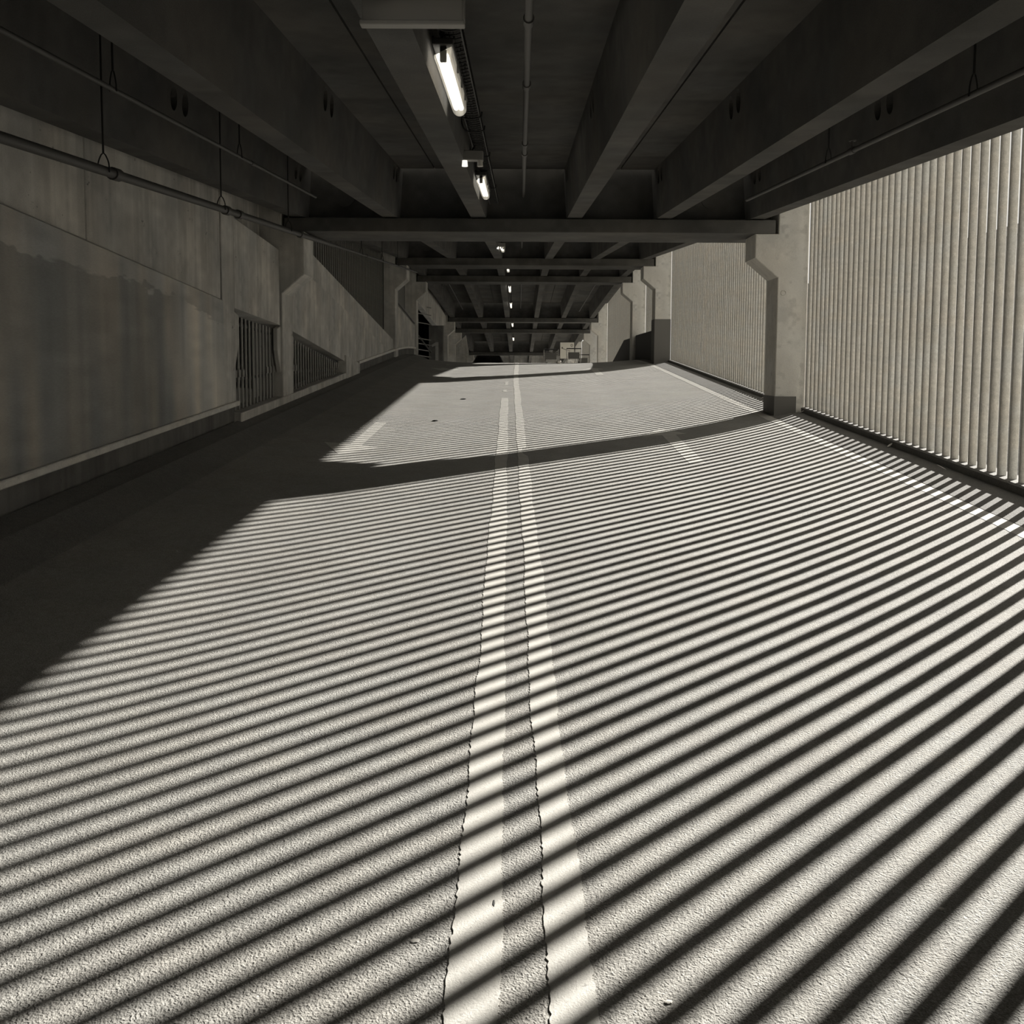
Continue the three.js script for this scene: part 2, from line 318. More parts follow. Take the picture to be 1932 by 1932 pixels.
// ---------- fin screens on the right ----------
const PITCH = 0.163;
function finGeometry(height) {                        // oval blade, its long axis across the screen
  const g = new THREE.CylinderGeometry(1, 1, height, 20, 1), p = g.attributes.position, n = g.attributes.normal, A = 0.034, B = 0.0265;
  for (let i = 0; i < p.count; i++) {
    p.setX(i, p.getX(i) * A); p.setZ(i, p.getZ(i) * B);
    const q = new THREE.Vector3(n.getX(i) / A, n.getY(i), n.getZ(i) / B).normalize(); n.setXYZ(i, q.x, q.y, q.z);
  }
  g.rotateY(-THREE.MathUtils.degToRad(10));
  g.translate(0, height / 2, 0);
  const q = boxUV(g), uv = q.attributes.uv, du = rr(0, 9), dv = rr(0, 9);
  for (let i = 0; i < uv.count; i++) uv.setXY(i, uv.getX(i) + du, uv.getY(i) + dv);
  return q;
}
function finScreen(label, d0, d1, bottom, top, sill = true, mat = M.fin, x = 3.772) {
  const t = thing('fin_screen', label, 'fin screen', 'screens of vertical concrete fins');
  const hs = new Map(), n = Math.floor((d1 - d0) / PITCH);
  for (let i = 0; i <= n; i++) {
    const d = d1 - i * PITCH, b = bottom(d), h = Math.round((top(d) - b) * 5) / 5;
    const key = h + '/' + Math.floor(rnd() * 9); if (!hs.has(key)) hs.set(key, finGeometry(h));
    const m = new THREE.Mesh(hs.get(key), mat); m.name = 'fin'; m.castShadow = m.receiveShadow = true;
    m.position.set(x + rr(-0.0015, 0.0015), b, -d); t.add(m);
  }
  if (sill) {
    const ds = []; for (let d = d0; d < d1; d += 1) ds.push(d); ds.push(d1);
    mesh('sill', sweep((d) => { const y = bottom(d); return [[3.68, y - 0.4], [3.92, y - 0.4], [3.92, y - 0.03], [3.90, y], [3.70, y], [3.68, y - 0.012]]; }, ds), M.apron, t);
  }
  return t;
}
finScreen('tall screen of vertical fins nearest on the right', 4.0, 12.473, (d) => floorY(d) + 0.225, (d) => floorY(d) + 3.3);
finScreen('screen of vertical fins between the first and second right pillars', 13.14, 23.773, (d) => floorY(d) + 0.21, (d) => floorY(d) + 3.3);
finScreen('narrow screen of fins between the second and third right pillars', 24.45, 28.56, (d) => 2.3, (d) => 4.9, false);
const dropLine = (d) => (d < 32.3 ? 2.44 : Math.max(1.2, 2.43 - 0.185 * (d - 32.3)));
finScreen('far screen of fins above the sloping dark wall past the crest', 29.2, 40.96, dropLine, (d) => lerp(5.0, 4.4, (d - 29) / 12), false);
finScreen('furthest screen of fins by the last pillars', 46.4, 57.8, (d) => 0.6, (d) => lerp(4.0, 3.0, (d - 41) / 17), false);
tag(mesh('wall_right', sweep((d) => { const y = floorY(d); return [[3.7, y - 0.4], [3.9, y - 0.4], [3.9, y + 3.6], [3.7, y + 3.6]]; }, [-8, 3.92]), M.wall), 'solid wall on the right behind the viewer', null, null, 'structure');
const lowWall = tag(mesh('low_wall', wallPoly([[24.36, 1.5], [28.59, 1.5], [28.59, 2.44], [24.36, 2.46]], 3.45, 3.66, 0.01), M.lowPaintShaded), 'low wall in dark paint deepened for shade between the second and third right pillars', 'wall');
tag(mesh('low_wall', wallPoly([[29.16, 0.2], [40.95, 0.2], [40.95, 1.1], [37.1, 1.52], [32.3, 2.40], [29.16, 2.42]], 3.5, 3.7, 0.01), M.lowPaintShaded), 'dark low wall with sloping top past the crest on the right', 'wall');

// ---------- left side ----------
const X = -3.12, joint = (d) => 2.86 - 0.067 * d;
const wl = setting('wall_left', 'stained concrete wall along the left of the ramp');
mesh('lower_panel', wallPoly([[-8, floorY(-8) + 0.47], [10.02, floorY(10.02) + 0.47], [10.02, joint(10.02)], [-8, joint(-8)]], X - 0.3, X + 0.03, 0.012), M.stained, wl);
for (const [a, b] of [[-8, 2.6], [2.615, 6.94], [6.955, 10.02]]) mesh('edge_panel', wallPoly([[a, joint(a) + 0.006], [b, joint(b) + 0.006], [b, hS(b) + 0.4], [a, hS(a) + 0.4]], X - 0.3, X, 0.006), M.wall, wl);
mesh('pilaster', wallPoly([[10.06, floorY(10.06) + 0.45], [10.48, floorY(10.48) + 0.45], [10.48, hS(10.48) + 0.3], [10.06, hS(10.06) + 0.3]], X - 0.3, X + 0.005, 0.006), M.wall, wl);
mesh('strip', wallPoly([[-8, floorY(-8) + 0.415], [10.5, floorY(10.5) + 0.415], [10.5, floorY(10.5) + 0.468], [-8, floorY(-8) + 0.468]], X - 0.1, X + 0.045, 0.008), M.strip, wl);
mesh('plinth', wallPoly([[-8, floorY(-8) + 0.1], [10.52, floorY(10.52) + 0.1], [10.52, floorY(10.52) + 0.415], [-8, floorY(-8) + 0.415]], X - 0.1, X - 0.03), M.plinth, wl);
// bay with two grilles
const p1 = setting('wall_left', 'pale concrete panels beside the left pillars');
for (const [a, b] of [[10.505, 11.445], [11.455, 12.47]]) mesh('beam_panel', wallPoly([[a, 2.13 - 0.051 * (a - 10.53)], [b, 2.13 - 0.051 * (b - 10.53)], [b, 3.11 - 0.057 * (b - 10.53)], [a, 3.11 - 0.057 * (a - 10.53)]], X - 0.25, X, 0.004), M.wall, p1);
mesh('recess', wallPoly([[10.53, 2.4], [12.47, 2.4], [12.47, 3.9], [10.53, 3.9]], X - 0.32, X - 0.25), M.wall, p1);
const bandLow = (d) => 2.78 - 0.111 * (d - 14.55), bandTop = (d) => 3.19 - 0.113 * (d - 14.65), foot = (d) => 1.96 - 0.101 * (d - 13.22), k2 = (d) => floorY(d) + 0.45;
const infillLow = (d) => (d <= 16.9 ? foot(d) : d < 18.3 ? lerp(k2(16.9) + 0.08, k2(18.3), (d - 16.9) / 1.4) : k2(d));
for (const [a, b] of [[13.07, 15.995], [16.005, 16.9], [16.91, 18.995], [19.005, 19.995], [20.005, 22.6]]) {
  const n = 8, lo = [], hi = []; for (let i = 0; i <= n; i++) { const d = lerp(a, b, i / n); lo.push([d, infillLow(d)]); hi.unshift([d, bandLow(d) - 0.006]); }
  mesh('infill_panel', wallPoly([...lo, ...hi], X - 0.25, X + 0.02, 0.004), M.wall, p1);
}
mesh('sloping_band', wallPoly([[13.07, bandLow(13.07)], [23.2, bandLow(23.2)], [23.75, k2(23.75)], [23.75, bandTop(23.75)], [13.07, bandTop(13.07)]], X - 0.2, X - 0.03, 0.008), M.wall, p1);
mesh('ribbed_backing', wallPoly([[13.06, bandTop(13.06) - 0.1], [23.79, bandTop(23.79) - 0.1], [23.79, 4.6], [13.06, 4.0]], X - 0.36, X - 0.32), M.rib, p1);
{ const ribs = thing('rib_screen', 'dark ribbed screen above the sloping band on the left', 'rib screen');
  for (let d = 13.2; d < 23.6; d += 0.19) { const y0 = bandTop(d) + 0.0, y1 = hS(d) + 0.1; mesh('rib', box(X - 0.319, X - 0.24, y0 - 0.05, y1, d, d + 0.07), M.rib, ribs); }
  mesh('end_post', box(X - 0.319, X - 0.25, bandTop(23.6), 4.1, 23.68, 23.76), M.dark, ribs); }
mesh('wedge_block', wallPoly([[16.93, floorY(16.93) + 0.2], [18.32, floorY(18.32) + 0.2], [18.32, 1.55], [16.93, 1.69]], X - 0.1, X + 0.06, 0.01), M.wall, p1);
mesh('plinth', wallPoly([[10.53, floorY(10.53) + 0.12], [16.93, floorY(16.93) + 0.12], [16.93, floorY(16.93) + 0.325], [10.53, floorY(10.53) + 0.325]], X - 0.3, X + 0.05, 0.01), M.wall, p1);
{ const ds = []; for (let d = 18.33; d <= 28.6; d += 0.5) ds.push(d);
  mesh('strip', sweep((d) => [[X - 0.05, k2(d) - 0.05], [X + 0.05, k2(d) - 0.05], [X + 0.05, k2(d)], [X - 0.05, k2(d)]], ds), M.strip, p1);
  mesh('plinth', sweep((d) => [[X - 0.1, floorY(d) + 0.05], [X - 0.01, floorY(d) + 0.05], [X - 0.01, k2(d) - 0.05], [X - 0.1, k2(d) - 0.05]], ds), M.plinth, p1); }
const p2 = setting('wall_left', 'pale concrete infill with sloping top past the second left pillar');
mesh('infill_panel', wallPoly([[24.36, k2(24.36)], [28.58, k2(28.58)], [28.58, 2.68], [24.36, 3.05]], X - 0.2, X + 0.0, 0.01), M.wall, p2);
mesh('upper_panel', wallPoly([[24.36, 3.05], [28.58, 2.66], [28.58, 4.4], [24.36, 4.4]], X - 0.36, X - 0.3), M.rib, p2);
tag(mesh('handrail', tube(V(X - 0.02, 3.15, 24.36), V(X - 0.02, 2.77, 28.55), 0.022), M.steel), 'slim handrail above the sloping infill on the left', 'handrail');
// haunches either side of the grilles
{ const haunch = (s, d, y) => [[d, y], [d + s * 0.17, y - 0.04], [d + s * 0.17, y - 0.32], [d + s * 0.12, y - 0.42], [d, y - 0.62]];
  mesh('haunch', wallPoly(haunch(1, 10.49, 2.1), X - 0.06, X + 0.0, 0.008), M.wall, p1);
  mesh('haunch', wallPoly(haunch(-1, 12.51, 2.02).reverse(), X - 0.06, X + 0.0, 0.008), M.wall, p1);
  mesh('haunch', wallPoly(haunch(1, 13.05, 1.94), X - 0.06, X + 0.0, 0.008), M.wall, p1); }
function grille(label, d0, d1, top, bottom, n) {
  const t = thing('bar_grille', label, 'grille', 'bar grilles in the left wall');
  for (let i = 0; i < n; i++) {
    const d = lerp(d0, d1, (i + 0.5) / n), b = bottom(d), y1 = top(d) - 0.05;
    mesh('bar', box(X - 0.092, X - 0.078, b, y1, d - 0.026, d + 0.026), M.bar, t);
  }
  for (const [f, w] of [[0.86, 0.03], [0.3, 0.03]]) mesh('rail', wallPoly([[d0, lerp(bottom(d0), top(d0), f)], [d1, lerp(bottom(d1), top(d1), f)], [d1, lerp(bottom(d1), top(d1), f) + w], [d0, lerp(bottom(d0), top(d0), f) + w]], X - 0.11, X - 0.092), M.blackSteel, t);
  for (let i = 0; i < n; i++) if (i < 4 || i > n - 4) { const d = lerp(d0, d1, (i + 0.5) / n), y = lerp(bottom(d), top(d), 0.3); mesh('clamp', box(X - 0.092, X - 0.068, y + 0.04, y + 0.12, d - 0.034, d + 0.034), M.bar, t); }
  return t;
}
grille('taller bar grille nearer the viewer in the left wall', 10.52, 12.48, (d) => 2.13 - 0.05 * (d - 10.5), (d) => floorY(d) + 0.325, 13);
grille('lower bar grille beyond the nearest left pillar', 13.08, 16.9, (d) => foot(d), (d) => floorY(d) + 0.325, 23);
// space beyond the left wall: the neighbouring ramp
mesh('wall_outer', box(-16.3, -16, -4, 7, -8, 70), M.wall).userData.kind = 'structure';
tag(mesh('floor', sweep((d) => { const y = 2.0 - 0.08 * d * 0.6; return [[-16, y - 0.5], [-3.5, y - 0.5], [-3.5, y - 0.2], [-16, y - 0.2]]; }, [-8, 70]), M.kerb), 'floor of the neighbouring ramp seen through the grilles', null, null, 'structure');
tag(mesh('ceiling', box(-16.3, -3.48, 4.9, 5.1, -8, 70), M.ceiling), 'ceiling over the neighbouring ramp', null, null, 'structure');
tag(mesh('wall_left', wallPoly([[-8, 2], [10.5, 2.6], [10.5, 5], [-8, 5]], X - 0.36, X - 0.3), M.wall), 'wall above the left edge panels', null, null, 'structure');
tag(mesh('wall_left', wallPoly([[10.4, 3.95], [24, 4.82], [29, 4.83], [41, 4.22], [46, 3.92], [58, 3.0], [70, 2.25], [70, 4.95], [10.4, 4.95]], -3.69, -3.5), M.wall), 'wall closing the gap above the slab edge on the left', null, null, 'structure');
tag(mesh('wall_back', box(-16.3, 3.9, -4, 6, -8.3, -8), M.wall), 'wall closing the ramp behind the viewer', null, null, 'structure');
tag(mesh('wall_far', box(-16.3, 3.9, -4, 5, 70, 70.3), M.wall), 'wall at the far end of the car park', null, null, 'structure');

// ---------- far left: stair railings, sloping slab, wall with number ----------
{ const slab = mesh('sloping_slab', wallPoly([[29.2, 3.5], [36.4, 3.02], [40.6, 3.2], [40.75, 3.6], [34.5, 4.15], [29.2, 4.1]], -3.35, -3.15, 0.01), M.wall);
  tag(slab, 'sloping concrete slab coming down beside the numbered wall', 'slab');
  const rail = thing('stair_railing', 'railing of thin horizontal bars left of the numbered wall', 'railing');
  for (const y of [1.66, 1.85, 2.05, 2.25, 2.42, 2.95, 3.25, 3.5]) mesh('bar', tube(V(-4.1, y + 0.12, 32), V(-3.0, y - 0.06, 32.4), 0.018, 6), M.galv, rail);
  mesh('diagonal_bar', tube(V(-3.6, 2.75, 32.2), V(-3.0, 1.95, 32.4), 0.03, 6), M.steel, rail);
  const w = thing('numbered_wall', 'dark wall with a large pale figure 1 on the far left', 'wall');
  mesh('panel', bevelBox(-3.86, -3.26, -0.2, 3.22, 40.6, 40.9, 0.01), M.plinth, w);
  const s = new THREE.Shape([[0, 0], [0.13, 0], [0.13, 0.78], [0.03, 0.78], [-0.17, 0.66], [-0.14, 0.57], [0, 0.63]].map(([x, y]) => new THREE.Vector2(x, y)));
  const g = new THREE.ExtrudeGeometry(s, { depth: 0.006, bevelEnabled: false }); g.translate(-3.58, 1.72, -40.594); tag(mesh('figure', g, M.oldPaint, w), 'large pale figure 1');
  tag(mesh('wall_left', wallPoly([[28.9, 0], [70, -1.5], [70, 3.5], [41.7, 3.9], [41.7, 0.5], [28.9, 0.5]], -3.9, -3.6), M.wall), 'dark wall beyond the crest on the left', null, null, 'structure');
  tag(mesh('gusset_panel', frontPoly([[-3.35, 2.3], [-2.95, 2.62], [-2.55, 3.0], [-2.45, 2.35], [-2.5, 0.6], [-2.9, 0.6]].map(([x, y]) => [x - 0.1, y]), 47, 47.2), M.wall), 'small pale angled concrete panel beyond the numbered wall', 'panel'); }

// ---------- pipes ----------
function pipeRun(label, x, h, d0, d1, r, couplings, rods, mat = M.pipe) {
  const t = thing('pipe', label, 'pipe', 'pipes under the ceiling'), y = (d) => h + SL * d;
  mesh('tube', tube(V(x, y(d0), d0), V(x, y(d1), d1), r, 14), mat, t);
  for (const d of couplings) mesh('coupling', tube(V(x, y(d - 0.05), d - 0.05), V(x, y(d + 0.05), d + 0.05), r * 1.35, 14), mat, t);
  for (const d of rods) {
    const q = mesh('hanger_rod', tube(V(x, y(d) + 0.11, d), V(x, hS(d) + 0.62, d), 0.007, 6), M.blackSteel, t);
    mesh('clevis', bend([V(x - r - 0.006, y(d) - 0.01, d), V(x - r, y(d) + 0.06, d), V(x, y(d) + 0.115, d), V(x + r, y(d) + 0.06, d), V(x + r + 0.006, y(d) - 0.01, d)], 0.005, 5, 14), M.blackSteel, q);
  }
  return t;
}
pipeRun('thin pipe hung between the two leftmost ceiling ribs', -2.4, 2.77, 1.7, 11.35, 0.015, [8.7], [5.75, 8.3]);
pipeRun('thick pipe hung along the top of the left wall', -2.735, 2.385, -4, 14.1, 0.032, [3.2, 6.55, 9.0, 9.4, 12.0], [6.37, 8.85, 11.4]);
pipeRun('thinner length of pipe carrying on past the first left pillar', -2.735, 2.385, 14.13, 25.5, 0.021, [17.2], [16.6, 19.1, 21.5]);
{ const t = pipeRun('slim pipe hung between the two rightmost ceiling ribs', 2.45, 2.67, 1.7, 10.5, 0.018, [7.2], [5.3, 7.75]), y = 2.67 + SL * 7.2;
  mesh('sprinkler_head', [tube(V(2.45, y, 7.2), V(2.45, y + 0.07, 7.2), 0.011, 8), tube(V(2.45, y + 0.07, 7.2), V(2.45, y + 0.078, 7.2), 0.028, 10)], M.pipe, t); }
pipeRun('pipe on the slab between the two middle ceiling ribs', 0.035, 2.93, 1.7, 12.55, 0.021, [4.9, 6.3, 8.55, 9.1], [], M.pipe);
pipeRun('short far pipe on the slab past the nearest cross beam', 0.03, 2.93, 13.5, 23.6, 0.02, [20], [], M.pipe);
{ const t = thing('pipe', 'far slim pipe between the middle ribs past the crest', 'pipe', 'pipes under the ceiling'); mesh('tube', tube(V(-0.55 + 0.6, 4.5, 29.4), V(0.02, 3.95, 40.8), 0.02, 8), M.pipe, t);
  const u = thing('pipe', 'far slim pipe near the leftmost ribs past the crest', 'pipe', 'pipes under the ceiling'); mesh('tube', tube(V(-2.4, 4.4, 29.4), V(-2.4, 3.86, 40.2), 0.02, 8), M.pipe, u);
  const w = thing('pipe', 'far slim pipe near the rightmost ribs past the crest', 'pipe', 'pipes under the ceiling'); mesh('tube', tube(V(2.5, 4.35, 29.4), V(2.5, 3.83, 40.6), 0.02, 8), M.pipe, w); }

// ---------- cable tray, lamps, emergency light, hanging board ----------
{ const t = thing('cable_tray', 'dark wire cable tray running above the strip lights', 'cable tray');
  const y = (d) => 2.80 + SL * d, x0 = -0.39, x1 = -0.285;
  for (const x of [x0, x1]) for (const u of [0, 0.05]) mesh('side_wire', tube(V(x, y(3.72) + u, 3.72), V(x, y(12.3) + u, 12.3), 0.0055, 5), M.blackSteel, t);
  for (let d = 3.75; d < 12.2; d += 0.075) mesh('rung', bend([V(x0, y(d) + 0.05, d), V(x0 + 0.002, y(d), d), V(x1 - 0.002, y(d), d), V(x1, y(d) + 0.05, d)], 0.0045, 4, 8), M.blackSteel, t);
  for (const o of [0, 0.022, 0.045]) mesh('cable', tube(V(x0 + 0.025 + o, y(3.72) + 0.013, 3.72), V(x0 + 0.025 + o, y(12.3) + 0.013, 12.3), 0.009, 6), M.dark, t);
  for (const d of [4.0, 6.6, 7.1, 8.3, 10.5]) mesh('hanger', bend([V(x0 - 0.02, hS(d) + 0.62, d), V(x0 - 0.02, y(d) - 0.01, d), V(x1 + 0.02, y(d) - 0.01, d), V(x1 + 0.02, y(d) + 0.02, d)], 0.006, 5, 20), M.blackSteel, t); }
const glow = new THREE.MeshStandardMaterial({ color: grey(0.8), emissive: lin(1, 0.97, 0.9), emissiveIntensity: 5, roughness: 0.5 });
const glowDim = new THREE.MeshStandardMaterial({ color: grey(0.8), emissive: lin(1, 0.97, 0.9), emissiveIntensity: 1.0, roughness: 0.5 });
const lens = new THREE.MeshPhysicalMaterial({ color: grey(0.9), transmission: 0.85, thickness: 0, roughness: 0.35 });
const boxGrey = std(0.24, { roughness: 0.6 });
function stripLamp(label, x, y, d, slope, len = 1.25, rods = 0) {
  const t = thing('strip_light', label, 'strip light', 'lit strip lights along the ceiling'), w = 0.05;
  const s = new THREE.Shape(); s.moveTo(-w * 0.85, 0.04); s.absarc(0, 0, w * 0.85, Math.PI, 2 * Math.PI, false); s.lineTo(w * 0.85, 0.04);
  const dif = new THREE.ExtrudeGeometry(s, { depth: len - 0.06, bevelEnabled: true, bevelSize: 0.008, bevelOffset: -0.008, bevelThickness: 0.02, bevelSegments: 3, curveSegments: 10 }); dif.translate(0, -0.004, -len + 0.03);
  mesh('diffuser', dif, lens, t);
  for (const u of [-0.019, 0.011]) mesh('tube', tube(V(u, 0.0, 0.06), V(u, 0.0, len - 0.035), 0.015, 10), glow, t);
  mesh('housing', bevelBox(-w, w, 0.04, 0.07, 0, len, 0.006), M.dark, t);
  mesh('lamp_holder', bevelBox(-0.016, 0.016, -0.03, 0.04, 0.035, 0.06, 0.004), M.dark, t);
  for (const u of [0.25, 0.5, 0.75]) mesh('clip', box(w - 0.004, w + 0.004, -0.01, 0.05, u * len, u * len + 0.03), M.blackSteel, t);
  for (const u of [0.06, len - 0.1]) mesh('bracket', bend([V(-w, 0.092, u), V(-w, 0.08, u), V(0, 0.074, u), V(w, 0.08, u), V(w, 0.092, u)], 0.005, 5, 16), M.blackSteel, t);
  if (rods) for (const u of [0.12, len - 0.12]) mesh('rod', tube(V(0, 0.07, u), V(0, rods, u), 0.006, 5), M.blackSteel, t);
  const L = new THREE.RectAreaLight(lin(1, 0.97, 0.9), 5, w * 1.6, len - 0.06); L.position.set(-0.03, -0.055, -len / 2); L.rotation.set(-Math.PI / 2, 0, 0); t.add(L);
  t.position.set(x, y, -d); t.rotation.x = Math.atan(slope);
  return t;
}
const lampY = (d) => 2.70 + SL * d;
stripLamp('lit strip light just above the frame, throwing light on the hanging board', -0.38, lampY(1.95), 1.95, SL, 1.25);
stripLamp('nearest lit strip light in view, beside the ceiling rib', -0.372, lampY(4.62), 4.62, SL, 1.3);
stripLamp('second lit strip light, beyond the twin-lens emergency light', -0.376, lampY(9.15), 9.15, SL, 1.35);
stripLamp('lit strip light below the box light past the nearest cross beam', -0.376, lampY(19.6), 19.6, SL, 1.25, 0.56);
stripLamp('small far strip light in the short level bay', -0.33, 4.12, 25.3, 0, 1.25, 0.66);
stripLamp('far strip light past the crest, upper of a pair', -0.34, 4.05, 30.9, -0.05, 1.25, 0.63);
stripLamp('far strip light past the crest, lower of a pair', -0.34, 3.8, 35.4, -0.05, 1.25, 0.65);
stripLamp('tiny strip light in the far short bay', -0.34, 3.4, 43, -0.05, 1.25, 0.6);
stripLamp('tiny strip light furthest down the far bay', -0.34, 2.95, 49.5, -0.07, 1.25, 0.6);
function emergencyLight(label, x, y, d) {
  const t = thing('emergency_light', label, 'emergency light', 'box lights with two lenses');
  mesh('box', bevelBox(-0.085, 0.085, 0, 0.075, 0, 0.08, 0.006), boxGrey, t);
  mesh('back_bar', bend([V(-0.11, 0.42, 0.05), V(-0.12, 0.05, 0.04), V(-0.05, 0.03, 0.04), V(0.02, 0.12, 0.06)], 0.008, 5, 16), M.blackSteel, t);
  for (const sx of [-0.06, 0.06]) { const c = new THREE.CylinderGeometry(0.02, 0.024, 0.045, 14); c.translate(sx, -0.022, -0.03); mesh('lens', c, sx < 0 ? glowDim : M.white, t); }
  t.position.set(x, y, -d); return t;
}
emergencyLight('box light with two lenses hung between the two nearest strip lights', -0.38, 2.65 + SL * 7.6, 7.6);
emergencyLight('box light with two lenses past the nearest cross beam', -0.385, 2.68 + SL * 19.1, 19.1);
{ const t = thing('hanging_board', 'blank hanging metal board at the top edge, lit by a lamp', 'sign board'), d = 3.6;
  mesh('panel', bevelBox(-0.585, -0.215, 2.775, 3.05, d, d + 0.012, 0.004), std(0.42, { roughness: 0.5 }), t);
  mesh('lip', bevelBox(-0.592, -0.208, 2.758, 2.776, d - 0.02, d + 0.03, 0.005), std(0.32, { roughness: 0.5 }), t);
  mesh('side_flange', bevelBox(-0.216, -0.208, 2.776, 3.05, d - 0.018, d + 0.03, 0.003), std(0.3, { roughness: 0.5 }), t);
  for (const x of [-0.5, -0.3]) mesh('chain', tube(V(x, 3.04, d + 0.006), V(x, hS(d) + 0.62, d + 0.006), 0.004, 5), M.blackSteel, t); }

// ---------- things beyond the crest ----------
function trolley(label, x, d, turn, s = 1) {
  const t = thing('shopping_trolley', label, 'trolley', 'wire trolleys beyond the crest'), a = M.galv;
  mesh('handle', tube(V(-0.29, 1.0, 0), V(0.29, 1.0, 0), 0.022, 8), M.blackSteel, t);
  for (const sx of [-0.28, 0.28]) mesh('side_tube', bend([V(sx, 1.0, 0), V(sx * 1.03, 0.9, 0.04), V(sx * 0.95, 0.5, 0.12), V(sx * 0.9, 0.18, 0.2), V(sx * 0.8, 0.15, 0.8)], 0.014, 6, 20), a, t);
  const wires = []; for (let i = 0; i <= 14; i++) { const x0 = lerp(-0.27, 0.27, i / 14); wires.push(tube(V(x0, 0.93, 0.06), V(x0 * 0.92, 0.5, 0.12), 0.0035, 4), tube(V(x0 * 0.92, 0.5, 0.12), V(x0 * 0.7, 0.55, 0.85), 0.0035, 4), tube(V(x0 * 0.7, 0.55, 0.85), V(x0 * 0.72, 0.86, 0.9), 0.0035, 4)); }
  for (let i = 0; i <= 5; i++) { const y = lerp(0.52, 0.93, i / 5); for (const s2 of [-1, 1]) wires.push(tube(V(s2 * 0.27, y, 0.08), V(s2 * 0.2, lerp(0.55, 0.86, i / 5), 0.88), 0.0035, 4)); wires.push(tube(V(-0.27, y, 0.08), V(0.27, y, 0.08), 0.0035, 4)); }
  mesh('wire_basket', wires, a, t);
  mesh('back_flap', box(-0.22, 0.22, 0.6, 0.86, 0.05, 0.056), M.steel, t);
  for (const [wx, wd] of [[-0.25, 0.22], [0.25, 0.22], [-0.2, 0.8], [0.2, 0.8]]) { const c = new THREE.CylinderGeometry(0.06, 0.06, 0.03, 12); c.rotateZ(Math.PI / 2); c.translate(wx, 0.06, -wd); mesh('wheel', c, M.blackSteel, t); }
  t.scale.setScalar(s); t.position.set(x, floorY(d), -d); t.rotation.y = turn; return t;
}
trolley('wire trolley with dark handle on the left of the pair beyond the crest', 1.24, 38, 0.05);
trolley('wire trolley with dark handle in front of the white notice board', 2.12, 37.6, -0.06);
trolley('lower wire trolley rightmost of the group beyond the crest', 2.66, 40.6, -0.1, 0.97);
{ const t = thing('notice_board', 'white notice board with grey diagonal mark and round emblem', 'notice board'), n = 256, c = document.createElement('canvas'); c.width = c.height = n;
  const g = c.getContext('2d'); g.fillStyle = '#cfcbc0'; g.fillRect(0, 0, n, n);
  g.strokeStyle = '#8d897f'; g.lineWidth = 13; g.lineCap = 'butt'; g.beginPath(); g.moveTo(30, 92); g.lineTo(185, 138); g.stroke(); g.fillStyle = '#6e6a62'; g.beginPath(); g.arc(38, 86, 15, 0, 7); g.fill();
  g.strokeStyle = '#77736b'; g.lineWidth = 8; g.beginPath(); g.arc(212, 46, 20, 0, 7); g.stroke(); g.lineWidth = 6; g.beginPath(); g.moveTo(200, 36); g.lineTo(212, 48); g.lineTo(224, 36); g.moveTo(212, 48); g.lineTo(212, 62); g.stroke();
  const tx = new THREE.CanvasTexture(c); tx.colorSpace = THREE.SRGBColorSpace;
  const pl = new THREE.PlaneGeometry(0.62, 0.72); pl.translate(2.12, 2.21, -42.99); mesh('print', pl, new THREE.MeshStandardMaterial({ map: tx, roughness: 0.7 }), t, true);
  mesh('panel', box(1.8, 2.44, 1.84, 2.58, 43, 43.04), M.steel, t);
  for (const x of [1.84, 2.46]) mesh('post', box(x, x + 0.03, floorY(43), 2.6, 43.05, 43.08), M.steel, t); }
{ // dark car, only its roof and glass show over the crest
  const t = thing('car', 'dark car with only its roof and rear window showing over the crest', 'car'), y = floorY(49), X0 = -1.65;
  const body = new THREE.Shape([[-2.0, 0.25], [2.0, 0.25], [2.08, 0.6], [1.95, 0.86], [1.0, 0.95], [0.35, 1.4], [-0.9, 1.46], [-1.7, 1.05], [-2.02, 0.95], [-2.1, 0.6]].map(([a, b]) => new THREE.Vector2(a, b)));
  const g = plain(new THREE.ExtrudeGeometry(body, { depth: 1.6, bevelEnabled: true, bevelSize: 0.05, bevelThickness: 0.08, bevelSegments: 2 })), p = g.attributes.position;
  for (let i = 0; i < p.count; i++) { const l = p.getX(i), h = p.getY(i), w = p.getZ(i) - 0.8, k = h > 0.95 ? 1 - 0.28 * (h - 0.95) / 0.5 : 1; p.setXYZ(i, X0 + w * k, y + h, -(51.1 + l)); }
  g.computeVertexNormals();
  const carPaint = new THREE.MeshPhysicalMaterial({ color: lin(0.008, 0.008, 0.008), roughness: 0.3, clearcoat: 0.6 });
  mesh('body', g, carPaint, t);
  mesh('rear_window', (() => { const q = new THREE.BufferGeometry(), v = [[-0.62, 1.06, 1.755], [0.62, 1.06, 1.755], [0.52, 1.4, 1.13], [-0.62, 1.06, 1.755], [0.52, 1.4, 1.13], [-0.52, 1.4, 1.13]].flatMap(([a, b, c]) => [X0 + a, y + b + 0.012, -(51.1 - c) + 0.05]); q.setAttribute('position', new THREE.Float32BufferAttribute(v, 3)); q.computeVertexNormals(); return q; })(), new THREE.MeshStandardMaterial({ color: lin(0.01, 0.01, 0.01), roughness: 0.15 }), t);
  for (const [wx, l] of [[-0.78, -1.25], [0.78, -1.25], [-0.78, 1.3], [0.78, 1.3]]) { const c = new THREE.CylinderGeometry(0.31, 0.31, 0.2, 20); c.rotateZ(Math.PI / 2); c.translate(X0 + wx, y + 0.31, -(51.1 + l)); mesh('wheel', c, M.blackSteel, t); }
  mesh('number_plate', box(X0 - 0.26, X0 + 0.26, y + 0.74, y + 0.85, 48.86, 48.9), M.board, t); }
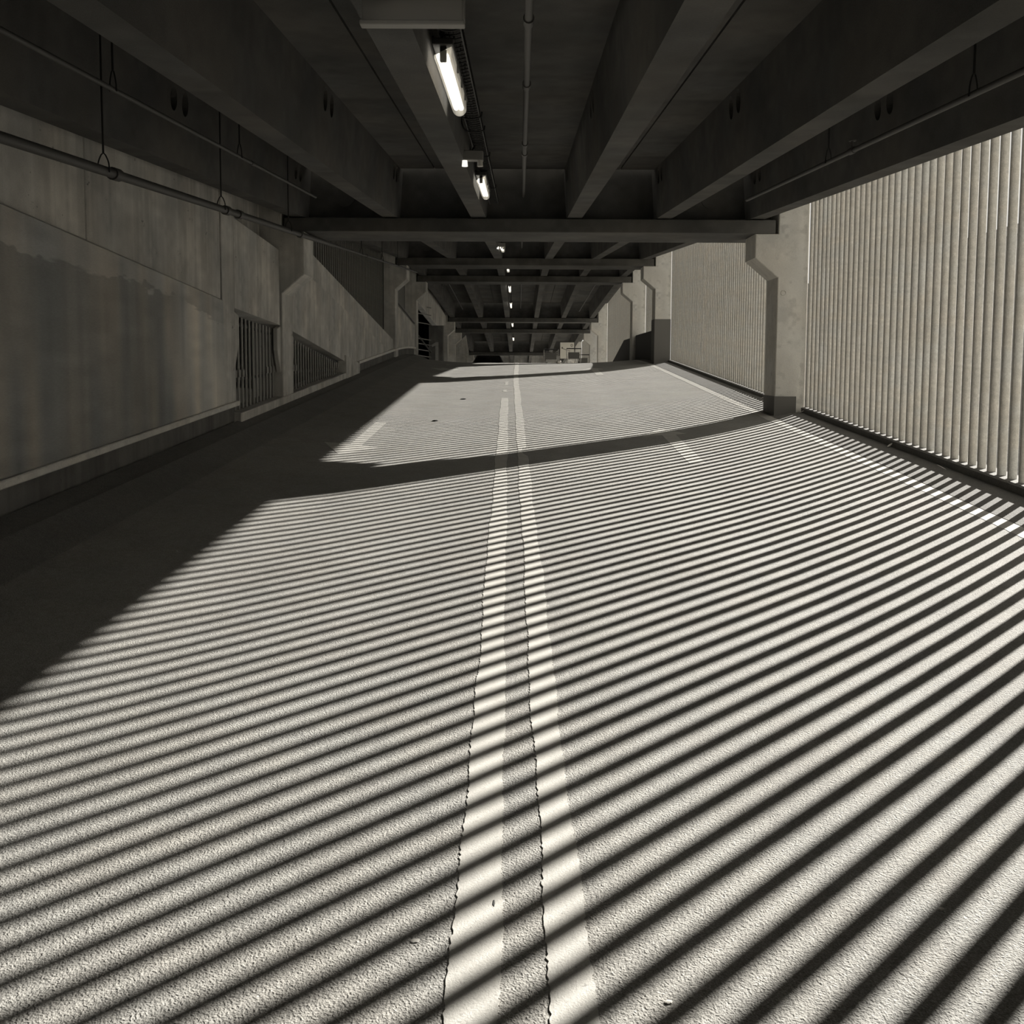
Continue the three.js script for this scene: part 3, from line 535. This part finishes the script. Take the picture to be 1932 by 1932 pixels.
{ const g = new THREE.IcosahedronGeometry(0.065, 2), p = g.attributes.position; for (let i = 0; i < p.count; i++) { const k = 1 + 0.25 * Math.sin(p.getX(i) * 60) * Math.cos(p.getZ(i) * 47); p.setXYZ(i, p.getX(i) * 1.2 * k, p.getY(i) * 0.7 * k, p.getZ(i) * k); } g.computeVertexNormals(); g.translate(1.07, floorY(26.2) + 0.04, -26.2);
  tag(mesh('paper_bag', g, M.white), 'crumpled white bag lying on the crest below the trolleys', 'bag'); }

// ---------- small litter ----------
function litter(name, label, x, d, rx, rz, h, mat, group) {
  const g = new THREE.IcosahedronGeometry(1, 2), p = g.attributes.position;
  for (let i = 0; i < p.count; i++) { const k = 1 + 0.18 * Math.sin(p.getX(i) * 5 + x * 9) * Math.cos(p.getZ(i) * 4 + d); p.setXYZ(i, p.getX(i) * rx * k, p.getY(i) * h, p.getZ(i) * rz * k); }
  g.computeVertexNormals(); g.translate(x, floorY(d) + dish(x) + h * 0.5, -d);
  return tag(mesh(name, g, mat), label, name.replace('_', ' '), group);
}
litter('chewing_gum', 'small white spot of gum right of the centre lines at the bottom edge', 0.335, 2.0, 0.009, 0.007, 0.002, M.white);
litter('chewing_gum', 'grey spot of gum left of the centre lines near the bottom', -0.245, 2.2, 0.011, 0.009, 0.0015, M.oldPaint);
litter('pebble', 'tiny white pebble near the bottom right', 1.08, 2.33, 0.008, 0.005, 0.004, M.white);
litter('dead_leaf', 'dark dead leaf in the left lane just past the pillar shadow', -1.12, 12.6, 0.035, 0.05, 0.01, M.dark, 'dark leaves in the left lane');
litter('dead_leaf', 'dark dead leaf further up the left lane', -0.92, 15.6, 0.045, 0.06, 0.01, M.dark, 'dark leaves in the left lane');
litter('twig', 'short dark twig lying on the left centre line', -0.06, 2.35, 0.004, 0.02, 0.002, M.dark);
for (const [x, d, lab] of [[3.62, 12.35, 'pale dry leaf at the foot of the nearest right pillar'], [3.62, 9.35, 'pale dry leaf by the middle of the nearest fin screen'], [3.62, 8.05, 'pale dry leaf at the sill of the nearest fin screen'], [3.61, 14.3, 'pale dry leaf just past the nearest right pillar']]) {
  const s = new THREE.Shape(); s.moveTo(0, 0); s.quadraticCurveTo(0.03, 0.03, 0, 0.08); s.quadraticCurveTo(-0.03, 0.03, 0, 0);
  const g = new THREE.ExtrudeGeometry(s, { depth: 0.003, bevelEnabled: false }); g.rotateX(-1.1); g.rotateY(rr(0, 6)); g.translate(x, floorY(d) + 0.16, -d);
  tag(mesh('dry_leaf', g, M.board), lab, 'leaf', 'dry leaves along the fins');
}

// ---------- outside ----------
tag(mesh('ground_outside', box(3.95, 60, -1.2, -0.9, -40, 90), M.earth), 'open ground outside beyond the fins', null, null, 'structure');
{ const t = thing('neighbouring_building', 'plain low building outside, glimpsed between the nearest fins', 'building');
  mesh('wall', box(20, 30, -0.9, 6.9, -30, 75), M.outside, t); mesh('parapet', box(19.9, 30.1, 6.9, 7.3, -30.1, 75.1), M.outside, t); }

renderer.render(scene, camera);
